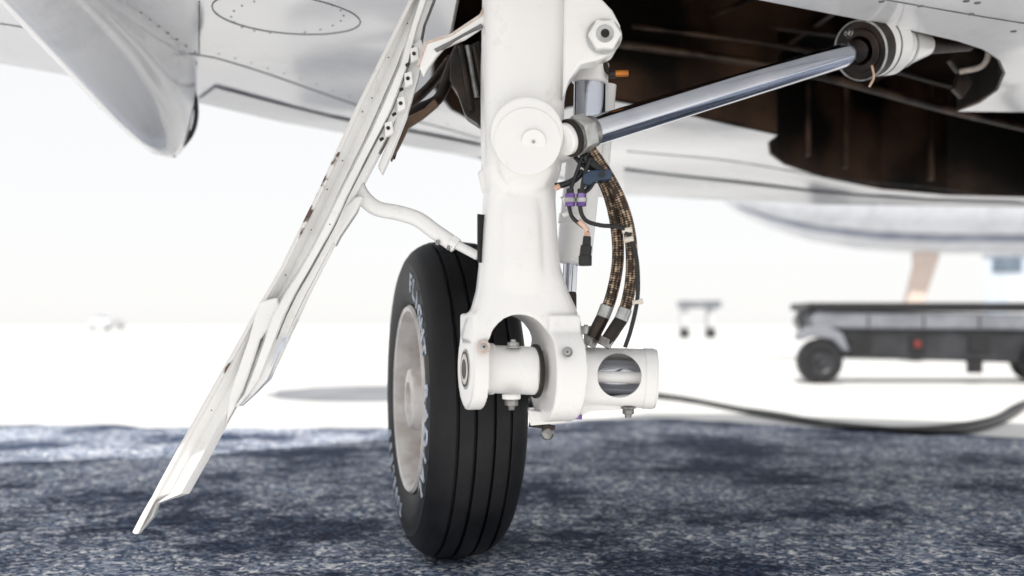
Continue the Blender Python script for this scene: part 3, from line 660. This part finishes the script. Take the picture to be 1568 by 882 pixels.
# ---------------------------------------------------------------- parked airplane behind
pa=group('parked_airplane'); YP=12.0
bm=bmesh.new(); R=[]
prof_f=[(2.45,0.03,2.05),(2.7,0.20,2.0),(3.1,0.38,1.98),(3.6,0.53,1.97),(4.2,0.63,1.97),(5.0,0.68,1.97),(7.0,0.70,1.98),(9.5,0.68,2.0),(11.5,0.4,2.2),(13,0.12,2.4)]
for xx,hz,cz in prof_f:
    R.append([bm.verts.new((xx,YP+hz*1.05*math.cos(t*math.pi/18),cz+hz*math.sin(t*math.pi/18))) for t in range(36)])
for i in range(len(R)-1):
    for q in range(36): j=(q+1)%36; bm.faces.new((R[i][q],R[i][j],R[i+1][j],R[i+1][q]))
bm.faces.new(R[0]); bm.faces.new(R[-1])
finish(bm,'fuselage',M_flap_belly,pa,angle=60)
M_stripe=mat('blue_grey_stripe',(0.16,0.18,0.24),(0.24,0.26,0.32),scale=4)
bm=bmesh.new(); pr=None
for xx,hz,cz in prof_f[1:8]:
    w=[]
    for a in (-0.98,-0.80): w.append(bm.verts.new((xx,YP-hz*1.062*math.cos(a),cz+hz*1.012*math.sin(a))))
    if pr: bm.faces.new((pr[0],pr[1],w[1],w[0]))
    pr=w
finish(bm,'belly_stripe',M_stripe,pa)
prism('gear_leg',[(1402,360),(1436,360),(1440,392),(1416,462),(1412,530),(1392,530),(1390,462),(1404,405)],YP-0.08,YP+0.08,M_stain,pa,bevel=0.02)
revolve('nose_tyre',[(0.05,-0.06),(0.17,-0.07),(0.2,-0.03),(0.2,0.03),(0.17,0.07),(0.05,0.06)],M_black,pa,Vector((W(1402,0,YP).x,YP,0.2)),math.pi/2,n=36)
for sx in (-1,1):
    c=Vector((8.0,YP+sx*1.3,0.25)); revolve('main_tyre',[(0.05,-0.08),(0.22,-0.09),(0.25,-0.04),(0.25,0.04),(0.22,0.09),(0.05,0.08)],M_black,pa,c,math.pi/2,n=36)
    cyl('main_leg',c+Vector((0,0,0)),c+Vector((0,-sx*0.5,1.4)),0.06,M_skin,pa)
bm=bmesh.new()
for sx in (-1,1):
    a=[bm.verts.new(p) for p in ((6.9,YP+sx*0.4,1.5),(8.8,YP+sx*0.4,1.5),(9.4,YP+sx*6,1.8),(8.7,YP+sx*6,1.8))]
    f=bm.faces.new(a); r=bmesh.ops.extrude_face_region(bm,geom=[f])
    for e in r['geom']:
        if isinstance(e,bmesh.types.BMVert): e.co.z+=0.14
finish(bm,'wings',M_skin,pa,bevel=0.04)

st=group('maintenance_stand'); YS=36.0
x0=W(1040,0,YS).x; x1=W(1101,0,YS).x
box('platform',((x0+x1)/2,YS,1.22),(x1-x0,0.9,0.26),M_cartlight,st,bevel=0.03)
for i,xx in enumerate((x0+0.17,x1-0.33)):
    box('leg_%d'%i,(xx,YS,0.74),(0.2,0.6,0.75),M_pale,st,bevel=0.02); box('foot_%d'%i,(xx,YS-0.05,0.18),(0.26,0.8,0.36),M_grey,st,bevel=0.03)
car=group('parked_car'); YK=95
cx=W(152,0,YK).x
bm=bmesh.new(); secs=[(0.35,0.86,2.1),(0.6,0.9,2.15),(0.95,0.86,2.0),(1.15,0.72,1.2),(1.45,0.6,0.9)]
R=[]
for z,hx,hy in secs: R.append([bm.verts.new((cx+a*hx,YK+2+b*hy,z)) for a,b in ((-1,-1),(1,-1),(1,1),(-1,1))])
for i in range(len(R)-1):
    for q in range(4): j=(q+1)%4; bm.faces.new((R[i][q],R[i][j],R[i+1][j],R[i+1][q]))
bm.faces.new(R[0]); bm.faces.new(R[-1]); finish(bm,'body',M_pale,car,bevel=0.08)
box('windscreen',(cx,YK+0.95,1.22),(1.15,0.25,0.3),M_glass,car)
for i,(a,b) in enumerate(((-.75,.3),(.75,.3),(-.75,3.4),(.75,3.4))):
    revolve('tyre_%d'%i,[(0.1,-0.1),(0.33,-0.1),(0.33,0.1),(0.1,0.1)],M_black,car,Vector((cx+a,YK+b,0.33)),0,n=24)
hg=group('hangar'); YH=60
box('walls',(13,8,2.45),(26,16,4.9),M_wall,hg,bevel=0.05)
box('roof_edge',(13,8,5.0),(26.6,16.6,0.25),M_cartlight,hg,bevel=0.05)
for i in range(4): box('door_%d'%i,(3.5+i*6,-0.04,1.7),(4.6,0.12,3.4),M_cartlight if i%2 else M_pale,hg,bevel=0.03)
for i in range(8): box('window_%d'%i,(1.2+i*3,-0.04,4.1),(1.6,0.12,0.8),M_glass,hg,bevel=0.02)
hg.location=(W(1508,0,YH).x,YH,0); hg.rotation_euler=(0,0,math.radians(-28))

# ---------------------------------------------------------------- sky, sun, camera
world=bpy.data.worlds.new('World'); SC.world=world; world.use_nodes=True
nt=world.node_tree; bg=nt.nodes['Background']; sky=nt.nodes.new('ShaderNodeTexSky')
EL=math.radians(56)
sky.sky_type='NISHITA'; sky.sun_disc=False; sky.sun_elevation=EL; sky.sun_rotation=math.radians(195)
sky.air_density=1.0; sky.dust_density=1.0; sky.ozone_density=1.0
# thin bright high haze over the blue sky
mx=nt.nodes.new('ShaderNodeMixRGB'); mx.inputs[0].default_value=0.92; mx.inputs[2].default_value=(6.7,6.65,6.6,1)
nt.links.new(sky.outputs['Color'],mx.inputs[1]); nt.links.new(mx.outputs[0],bg.inputs['Color']); bg.inputs['Strength'].default_value=0.15
az=math.radians(195); to_sun=Vector((math.sin(az)*math.cos(EL),math.cos(az)*math.cos(EL),math.sin(EL)))
ld=bpy.data.lights.new('sun','SUN'); ld.energy=5.0; ld.angle=math.radians(0.5); ld.color=(1,0.96,0.9)
lo=bpy.data.objects.new('sun',ld); COL.objects.link(lo); lo.rotation_euler=(-to_sun).to_track_quat('-Z','Y').to_euler(); lo.location=(0,-5,8)
cd=bpy.data.cameras.new('camera'); cam=bpy.data.objects.new('camera',cd); COL.objects.link(cam)
cam.location=(0,0,H); cam.rotation_euler=(math.pi/2,0,0); cd.lens=35; cd.sensor_width=36; cd.shift_y=59/1568; cd.clip_start=0.02; cd.clip_end=6000
cd.dof.use_dof=True; cd.dof.focus_distance=1.48; cd.dof.aperture_fstop=2.5
SC.camera=cam
SC.view_settings.view_transform='Standard'; SC.view_settings.look='None'; SC.view_settings.exposure=0
